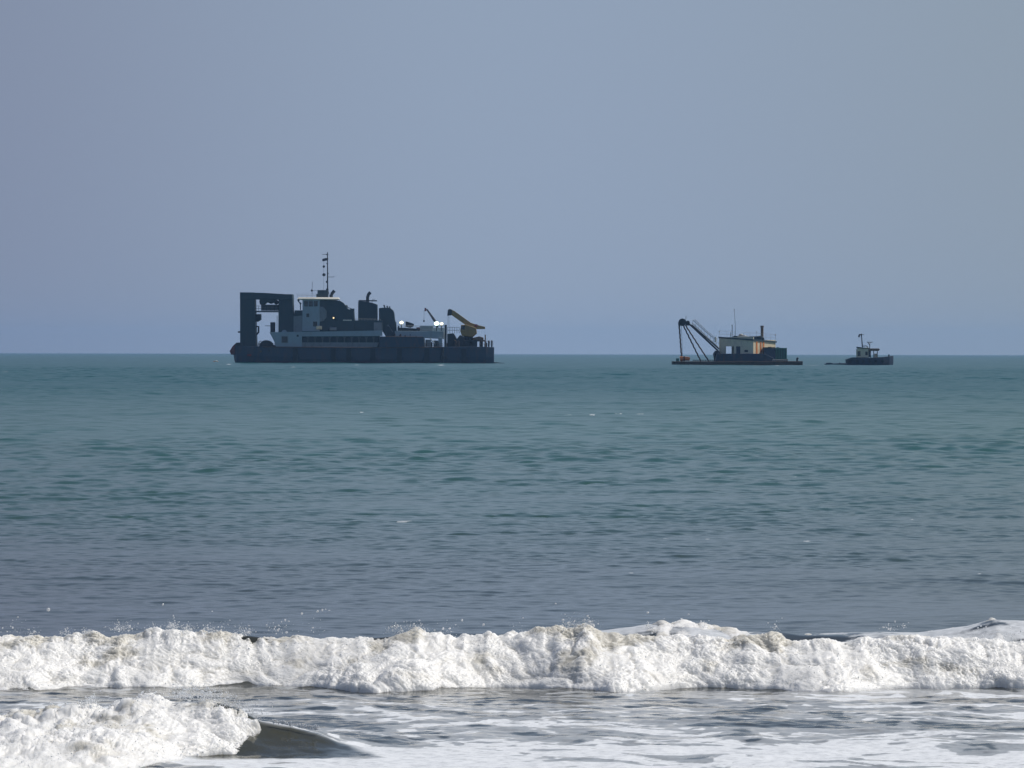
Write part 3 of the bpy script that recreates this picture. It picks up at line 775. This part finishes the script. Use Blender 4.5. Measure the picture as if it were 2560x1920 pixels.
for X, Y, r_, m_ in ((1004, 806, 5.0, M_LAMPY), (1091.5, 808, 6.6, M_LAMPG), (1104, 808.5, 4.3, M_LAMPY)):
    pl = K.new().bar([(X, 828, -44), (X, Y, -44)], 0.9, 6).box(X - r_ * 0.8, X + r_ * 0.8, Y - r_ * 0.7, Y + r_ * 0.7, -45, -41).make("lamp_post", M_BLACK)
    K.new().ball(X, Y, r_, -46, 1.0, 0.78).make("floodlight", m_, pl, label="lit floodlight")
K.new().bar([(1114, 866, -60), (1114.5, 811, -60)], 3.0, 10).make("mooring_spud", M_BLACK)
K.new().rail([(1119, 832), (1148, 832)], 15, -40, 5.5, 0.5).make("crane_walkway_rail", M_BLACK)
K.new().poly([(1118, 833), (1134, 832), (1142, 846), (1150, 836), (1160, 840), (1160, 866), (1118, 866)], -46, 46).make("traverse_winch", M_BLACK, bevel=0.8)
K.new().bar([(1131, 846, -48), (1131, 846, -40)], 9, 16).make("winch_drum", M_BLACK)
K.new().bar([(1142, 858, -50), (1142, 858, -44)], 6, 14).make("winch_drum", M_RUST)
for X0_, X1_, Y0_, Y1_ in ((1064, 1078, 848, 866), (1096, 1106, 843, 866), (1084, 1092, 850, 866)):
    K.new().box(X0_, X1_, Y0_, Y1_, -58, -36).make("deck_locker", M_GREY if X0_ != 1096 else M_WHITE, bevel=0.6)
K.new().bar([(1076, 845, -59), (1092, 864, -59)], 1.2, 6).make("gangway", M_WHITE)
K.new().rail([(1062, 866), (1108, 866)], 8, -69, 8, 0.4).make("deck_rail", M_RUST)
rc = random.Random(12)
for i in range(22):                                             # pipes, boxes and stands crowding the working deck
    X = rc.uniform(1062, 1226); h_ = rc.uniform(5, 20) * (1.0 if X < 1160 else 0.7); wd = rc.uniform(1.5, 5); dp = rc.uniform(-62, 20)
    if i % 3 == 0:
        K.new().bar([(X, 866, dp), (X, 866 - h_, dp), (X + rc.uniform(-4, 4), 866 - h_ - 2, dp)], 1.0, 6).make("deck_pipe", rc.choice((M_BLACK, M_BRASS, M_RUST)))
    else:
        K.new().poly([(X - wd, 866), (X - wd * 0.8, 866 - h_ * 0.8), (X + wd * 0.3, 866 - h_), (X + wd, 866 - h_ * 0.7), (X + wd, 866)], dp, dp + 8).make("deck_gear", rc.choice((M_BLACK, M_BLACK, M_DARK, M_RUST, M_BRASS)), bevel=0.5)
for i in range(9):                                              # small fittings along the casing tops and foredeck
    X = rc.uniform(965, 1050); h_ = rc.uniform(3, 9)
    K.new().bar([(X, 843, -60), (X, 843 - h_, -60)], rc.uniform(0.7, 1.6), 7).make("deck_vent", rc.choice((M_BLACK, M_DARK, M_RUST)))
for X, Y in ((640, 874), (655, 880), (676, 878)):
    K.new().bar([(X, Y, -70.5), (X, Y, -66)], 2.6, 10).make("mooring_port", M_BRASS if X == 655 else M_BLACK, hull)
for i in range(7):                                              # lighter repainted plates along the hull side
    X0_ = (752, 846, 884, 945, 1010, 1078, 1120)[i]; X1_ = (826, 870, 926, 992, 1058, 1100, 1150)[i]
    K.new().box(X0_, X1_, 873 + (i % 2), Yw - 9 + (i % 3), -70.9, -69).make("hull_plate", M_PLATE, hull)
# big yellow crane
cr_ = K.new().poly([(1152, 811), (1166, 810), (1190, 818), (1192, 832), (1182, 841), (1154, 838), (1150, 826)], -16, 16).make("crane_house", M_YEL, bevel=1.2)
K.new().box(1153, 1162, 812, 822, -16.8, -14).make("cab_window", M_GLASS, cr_)
K.new().bar([(1170, 866), (1170, 838)], 11, 16, 12).make("crane_pedestal", M_BLACK, cr_)
bo = K.new().poly([(1126, 773), (1134, 775), (1176, 805), (1194, 811), (1212, 815), (1212, 821), (1188, 821), (1166, 813), (1126, 785)], -6, 6).make("crane_boom", M_YEL, cr_, bevel=0.6)
K.new().poly([(1119, 773), (1124, 771), (1130, 773), (1128, 787), (1117, 788), (1118, 780)], -7, 7).make("boom_head", M_BLACK, bo, bevel=1.0)
K.new().bar([(1121.5, 787), (1122, 830)], 0.3, 4).bar([(1119, 787), (1119, 812)], 0.25, 4).make("hoist_line", M_BLACK, cr_)
K.new().box(1186, 1193, 809, 815, -8, 8).make("boom_pivot", M_RED, cr_)
K.new().poly([(1181, 843), (1198, 839), (1208, 842), (1209, 850), (1181, 850)], -30, 30).make("generator_set", M_BRASS, bevel=1.0)
for X0_, X1_ in ((1160, 1172), (1180, 1193), (1199, 1207)):
    K.new().box(X0_, X1_, 849, 866, -44, -14).make("engine_block", M_BLACK, bevel=0.6)
K.new().box(1172, 1214, 848.5, 852, -46, 46).make("engine_deck", M_BLACK)
K.new().bar([(1213, 867, -50), (1213, 835, -50)], 2.0, 8, 1.4).make("flag_post", M_BRASS)
K.new().rail([(1198, 866), (1232, 866)], 15, -56, 8, 0.5).make("end_rail", M_BRASS)
for X in (1222, 1229):
    K.new().bar([(X, 866, -54), (X, 851, -54)], 1.8, 8).ball(X, 851, 2.2, -54).make("mooring_bollard", M_BLACK)

# ------------------------------------------------------------------ crane barge
K = Kit("crane_barge", 1842, 1245, "low dark barge with a cream house and a slanting boom trailing cables", "barge")
Yw = K.Yw
pt = K.new().poly([(1681, 903.5), (2003, 902.5), (2003, Yw + 5), (1681, Yw + 5)], -62, 62).make("pontoon", M_RUST, bevel=0.8)
K.new().poly([(1790, 884), (1908, 884), (1930, 894), (1934, 903), (1786, 904)], -52, 52).make("engine_room", M_HULL, bevel=0.8)
K.new().poly([(1783, 884), (1788, 877), (1797, 876), (1802, 884), (1802, 904), (1786, 904)], -22, 22).make("swing_base", M_BLACK, bevel=1.5)
K.new().box(1806, 1808.5, 885, 904, -53.2, -51.5).make("rust_streak_plate", M_RUST)
# house, turned so that one corner faces the viewer: L far left, N near corner, Rr right, F back
hs = bpy.data.meshes.new("house"); 
def wallpiece(A, B, f0, f1, y0, y1, th=3.0):
    """upright wall panel between plan points A and B (X, depth), from fraction f0 to f1, rows y0 to y1"""
    pr = K.new()
    ax, ad = A; bx_, bd = B
    P0 = (ax + (bx_ - ax) * f0, ad + (bd - ad) * f0); P1 = (ax + (bx_ - ax) * f1, ad + (bd - ad) * f1)
    L_ = math.hypot(bx_ - ax, bd - ad); nx_, nd_ = -(bd - ad) / L_ * th, (bx_ - ax) / L_ * th
    return P0, P1, (nx_, nd_)
def add_panel(part, A, B, f0, f1, y0, y1, th=3.0):
    P0, P1, n_ = wallpiece(A, B, f0, f1, y0, y1, th)
    c = [P0, P1, (P1[0] + n_[0], P1[1] + n_[1]), (P0[0] + n_[0], P0[1] + n_[1])]
    part.loft([[(q[0], y0, q[1]) for q in c], [(q[0], y1, q[1]) for q in c]])
L_, N_, R_, F_ = (1798, 8), (1881, -42), (1941, 38), (1858, 88)
def yr(X):                                                       # roof line falls to the right
    return 844 + (X - 1798) * 0.075
p_ = K.new()
add_panel(p_, L_, N_, 0, 1, 843, 866)
add_panel(p_, L_, N_, 0, 0.185, 866, 885)
add_panel(p_, L_, N_, 0.43, 0.50, 866, 885)
add_panel(p_, L_, N_, 0.62, 1, 866, 885)
lw = p_.make("house_side", M_PALE)
p_ = K.new(); add_panel(p_, L_, N_, 0.5, 0.62, 866, 885, 2.0); p_.make("house_door", M_NAVY, lw)
p_ = K.new(); add_panel(p_, (L_[0], L_[1] - 0.8), (N_[0], N_[1] - 0.8), 0.74, 0.84, 875, 880, 1.0); p_.make("house_vent", M_DARK, lw)
p_ = K.new(); add_panel(p_, N_, R_, 0.0, 1, 850, 886); rw = p_.make("house_end", M_CREAM)
for f in (0.12, 0.30, 0.42):
    p_ = K.new(); add_panel(p_, (N_[0] + 0.8, N_[1] - 0.6), (R_[0] + 0.8, R_[1] - 0.6), f, f + 0.055, 854, 884, 1.5); p_.make("house_stiffener", M_ORANGE, rw)
p_ = K.new(); add_panel(p_, (N_[0] + 0.8, N_[1] - 0.6), (R_[0] + 0.8, R_[1] - 0.6), 0.66, 0.80, 867, 873, 1.0); p_.make("house_window", M_GLASS, rw)
p_ = K.new(); add_panel(p_, R_, F_, 0, 1, 850, 886); add_panel(p_, F_, L_, 0.0, 0.45, 850, 886); add_panel(p_, F_, L_, 0.45, 1.0, 846, 866); p_.make("house_back", M_PALE)
rf = [(L_[0] - 2, L_[1]), (N_[0], N_[1] - 3), (R_[0] + 3, R_[1]), (F_[0], F_[1] + 3)]
K.new().loft([[(q[0], yr(q[0]) - 2.2, q[1]) for q in rf], [(q[0], yr(q[0]) + 1.4, q[1]) for q in rf]]).make("house_roof", M_DARK)
K.new().poly([(1830, 845), (1836, 839), (1842, 840), (1850, 838), (1862, 842), (1880, 841), (1904, 839), (1911, 846), (1911, 851), (1832, 847)], 0, 40).make("roof_machinery", M_DARK, bevel=1.0)
K.new().ball(1852, 838, 5, -4, 1.2, 0.8).ball(1861, 841, 4, -8, 1.2, 0.9).bar([(1843, 842, -10), (1870, 843, -16)], 2.2, 8).make("roof_bundle", M_STEEL)
K.new().bar([(1905.5, 850, 10), (1905.5, 815, 10)], 3.6, 12).bar([(1905.5, 818, 10), (1905.5, 814, 10)], 4.4, 12).make("exhaust_stack", M_BRASS)
K.new().bar([(1839, 842, 5), (1838, 812, 5), (1835.5, 772, 5)], 0.55, 6, 0.4).ball(1835.5, 774, 1.2, 5).make("whip_antenna", M_BLACK)
K.new().bar([(1830, 843, 5), (1830.5, 814, 5)], 0.8, 6).ball(1830, 813, 1.4, 5).bar([(1826, 843, 5), (1826.5, 831, 5)], 0.7, 5).make("antenna_mast", M_BLACK)
K.new().rail([(1798, 843), (1836, 845)], 16, 6, 13, 0.28).ball(1798.5, 829, 1.6, 6).make("roof_rail", M_STEEL)
K.new().rail([(1858, 848), (1890, 850), (1938, 853)], 17, -10, 11, 0.28).ball(1891, 830, 1.6, -10).ball(1938, 837, 1.8, -10).make("roof_rail", M_STEEL)
# boom with sheaves and hanging cables
bm_ = K.new()
for d in (-10, 10):
    bm_.bar([(1722, 809, d), (1797, 879, d)], 1.9, 8).bar([(1729, 812, d), (1798, 873, d)], 1.3, 8)
for i in range(9):
    f = i / 8
    bm_.bar([(1722 + 75 * f, 809 + 70 * f, -10), (1722 + 75 * f, 809 + 70 * f, 10)], 0.8, 6)
boom = bm_.make("boom", M_BLACK)
wl = K.new()
for i in range(9):
    X = 1731 + i * 7.3; Y = 801 + i * 6.9
    wl.bar([(X - 2, Y + 11, -12), (X + 1.5, Y, -12), (X + 6, Y - 1, -12), (X + 8, Y + 6, -12)], 0.55, 5)
wl.bar([(1731, 800, -12), (1764, 830, -12), (1792, 852, -12)], 0.6, 6).bar([(1737, 799, -12), (1768, 829, -12), (1793, 848, -12)], 0.5, 6).bar([(1730, 808, -12), (1796, 869, -12)], 0.8, 6)
wl.make("boom_walkway", M_STEEL, boom)
K.new().bar([(1788, 842, -12), (1788, 856, -12)], 2.4, 8).make("walkway_box", M_ROOF, boom)
K.new().bar([(1705.5, 806, -9), (1705.5, 806, 9)], 9.5, 20).poly([(1695, 806), (1700, 806), (1700, 818), (1696, 817)], -8, 8).make("head_sheave", M_BLACK, boom)
K.new().bar([(1719, 807, -7), (1719, 807, 7)], 5.2, 16).make("small_sheave", M_BLACK, boom)
K.new().bar([(1714, 812), (1724, 812)], 2.2, 6).bar([(1713, 811), (1715, 790)], 0.6, 5).make("head_frame", M_BLACK, boom)
for a_, b_, r_ in (((1697.5, 812), (1704.5, 903.5), 2.0), ((1707, 812), (1752, 903.5), 1.8), ((1713, 813), (1772, 903.5), 1.8)):
    cb = K.new(); n_ = 26; pts_ = []
    for i in range(n_ + 1):
        f = i / n_
        pts_.append((a_[0] + (b_[0] - a_[0]) * f + 0.55 * math.sin(i * 1.9), a_[1] + (b_[1] - a_[1]) * f, 0.6 * math.cos(i * 1.9)))
    cb.bar(pts_, r_, 7).make("hanging_cable", M_RUST, boom)
K.new().bar([(1703, 815), (1707, 903.5)], 0.4, 5).make("hoist_line", M_BLACK, boom)
K.new().rail([(1928, 903), (1966, 903)], 4, -58, 5, 0.6).make("deck_clutter", M_STEEL)
K.new().bar([(1991, 903, -30), (1991, 895, -30)], 2.4, 10).ball(1992, 895.5, 2.6, -30).make("bollard", M_BLACK)
K.new().box(1690, 1697, 896, 904, -20, 0).make("deck_box", M_GREEN, bevel=0.5)
K.new().rail([(1730, 903), (1786, 903)], 3, -58, 6, 0.5).make("deck_edge_gear", M_BLACK)

def thing_on(K0, name, X, label, cat):
    k = Kit.__new__(Kit)
    k.s, k.X0, k.Yw = K0.s, X, K0.Yw
    k.root = bpy.data.objects.new(name, None); COL.objects.link(k.root)
    k.root.location = Vector(K0.root.location) + Vector(((X - K0.X0) * K0.s, 0, 0))
    tag(k.root, label, cat)
    return k
KB = K
K = thing_on(KB, "shipping_container", 1952, "green container standing on the right half of the barge deck", "container")
c_ = K.new().box(1937.5, 1966, 869.5, 897.5, -20, 20).make("container_body", M_GREEN, bevel=0.6)
for i in range(6):
    K.new().box(1941 + i * 4.2, 1942.6 + i * 4.2, 871, 896, -20.6, -19.5).make("corrugation", M_DARK, c_)
K.new().box(1935, 1968, 897.5, 902.6, -22, 22).make("skid_base", M_BLACK)
K.new().poly([(1938, 869.5), (1944, 867.5), (1951, 869.5)], -8, 8).make("lifting_bracket", M_DARK)
K = thing_on(KB, "machinery_cabinet", 1922, "dark blue cabinet between the cream house and the green container", "cabinet")
c_ = K.new().box(1908.5, 1936.5, 870, 902.6, -30, 6).make("cabinet_body", M_NAVY, bevel=0.6)
K.new().poly([(1907, 869.8), (1936.5, 869.8), (1936.5, 867.8), (1907, 868.2)], -31, 7).make("cabinet_lid", M_BLACK)
K = thing_on(KB, "pipe_float", 1710, "orange float lying on the left end of the barge deck", "float")
K.new().bar([(1699, 897.5, -16), (1703, 897, -16), (1719, 897, -16), (1724, 898, -16)], 6.0, 16, 4.2).make("float_body", M_ORANGE, bevel=0.8)
K.new().bar([(1708, 897, -16), (1711, 897, -16)], 6.3, 16).make("float_band", M_RUST)

# ------------------------------------------------------------------ tug
K = Kit("tugboat", 2172, 1268, "small dark tug with a pale wheelhouse, right of the barge", "tugboat")
Yw = K.Yw
K.new().loft([ring(2114, 899.5, 6, Yw - 5), ring(2118, 899, 12, Yw), ring(2128, 897, 20, Yw + 5), ring(2145, 896, 26, Yw + 6), ring(2180, 894, 28, Yw + 6), ring(2206, 892.5, 26, Yw + 6), ring(2222, 890.5, 20, Yw + 5), ring(2231, 889.5, 12, Yw + 2), ring(2233, 889.5, 6, Yw - 6)]).make("hull", M_HULL, bevel=0.6)
K.new().poly([(2114, 899), (2130, 893.5), (2170, 893.5), (2170, 897), (2114, 901)], -24, 24).make("bulwark", M_DARK)
for X in (2140, 2156, 2172, 2188, 2204):
    K.new().bar([(X, 903, -28.5), (X, 903, -25)], 3.4, 12).make("tyre_fender", M_BLACK)
wh = K.new().poly([(2141, 874), (2145, 868.5), (2170, 869), (2170, 896), (2141, 896)], -14, 14).make("wheelhouse", M_PALE, bevel=0.6)
K.new().poly([(2141, 867), (2150, 868), (2172, 870), (2172, 872), (2143, 870.5)], -16, 16).make("wheelhouse_roof", M_DARK, wh)
for X0_, X1_, Y0_, Y1_ in ((2143, 2150, 878, 890), (2162, 2168, 879, 888)):
    K.new().box(X0_, X1_, Y0_, Y1_, -14.8, -13).make("wheelhouse_window", M_GLASS, wh)
K.new().poly([(2170, 871), (2196, 871), (2199, 874), (2195, 877.5), (2170, 877.5)], -16, 16).make("canopy", M_BRASS, bevel=0.8)
for X in (2175, 2183, 2192):
    K.new().bar([(X, 877, -13), (X, 894, -13)], 1.0, 6).make("canopy_post", M_BLACK)
K.new().box(2186, 2193, 884, 893.5, -8, 8).make("winch_cabinet", M_CREAM, bevel=0.6)
K.new().bar([(2172, 876, -10), (2172, 893, -10)], 3.0, 8).make("funnel", M_NAVY)
ms_ = K.new().bar([(2156, 868), (2154.5, 852), (2153, 834)], 1.6, 8, 1.1).make("mast", M_BLACK)
K.new().ball(2153, 837, 2.6, 0, 0.9, 1.2).bar([(2147, 836), (2160, 836)], 0.6, 5).make("mast_head", M_BLACK, ms_)
K.new().poly([(2149, 835.5), (2146, 837), (2145, 843), (2148.5, 843.5), (2150, 838)], -0.5, 0.5).make("pennant", M_FLAG, ms_)
K.new().bar([(2155, 866), (2160, 865), (2166, 865), (2169, 868), (2169, 872)], 1.1, 7).make("mast_arch", M_BLACK, ms_)
K.new().bar([(2174, 872), (2174, 862), (2170, 857)], 1.0, 7).bar([(2167, 855.5), (2181, 855.5)], 0.9, 6).make("radar_scanner", M_BLACK)
K.new().ball(2174.5, 859, 1.8).make("radar_dome", M_ROOF)
K.new().bar([(2222, 891, 0), (2222, 886, 0)], 2.0, 8).make("bollard", M_BLACK)

# low dark pontoon lying left of the tug
K = Kit("low_raft", 2092, 1262, "low dark raft lying on the water just left of the tug", "raft")
Yw = K.Yw
K.new().poly([(2061, Yw - 2.6), (2067, Yw - 6.0), (2076, Yw - 6.2), (2083, Yw - 4.4), (2096, Yw - 5.0), (2116, Yw - 5.2), (2116, Yw + 3), (2062, Yw + 3)], -14, 14).make("raft_deck", M_HULL, bevel=0.8)
K.new().bar([(2099, Yw - 3, -4), (2099, Yw - 6.5, -4)], 1.3, 8).make("raft_bitt", M_BLACK)
# orange marker buoy left of the dredger
K = Kit("marker_buoy", 538, 1500, "small orange and white buoy floating left of the dredger", "buoy")
Yw = K.Yw
K.new().ball(539, Yw - 0.6, 3.4, 0, 2.0, 0.75).make("buoy_body", M_ORANGE)
K.new().ball(540.5, Yw - 2.2, 2.0, -2.5, 2.0, 0.8).make("buoy_cap", M_ROOF)

# ------------------------------------------------------------------ sea haze
hm = bpy.data.materials.new("sea_haze"); hm.use_nodes = True
ht = hm.node_tree
ht.nodes.remove(ht.nodes["Principled BSDF"])
pv = ht.nodes.new("ShaderNodeVolumePrincipled")
pv.inputs['Color'].default_value = (0.35, 0.58, 0.94, 1)
pv.inputs['Density'].default_value = 6.0e-5
pv.inputs['Anisotropy'].default_value = 0.2
ht.links.new(pv.outputs[0], ht.nodes["Material Output"].inputs['Volume'])
hbm = bmesh.new()
bmesh.ops.create_cube(hbm, size=1.0, matrix=Matrix.Translation((0, 4150, 21)) @ Matrix.Diagonal((4200, 8400, 46, 1)))
hme = bpy.data.meshes.new("haze"); hbm.to_mesh(hme); hbm.free()
hme.materials.append(hm)
ho = bpy.data.objects.new("haze", hme); COL.objects.link(ho)
tag(ho, "thin blue sea haze between the beach and the ships", "haze", kind="stuff")
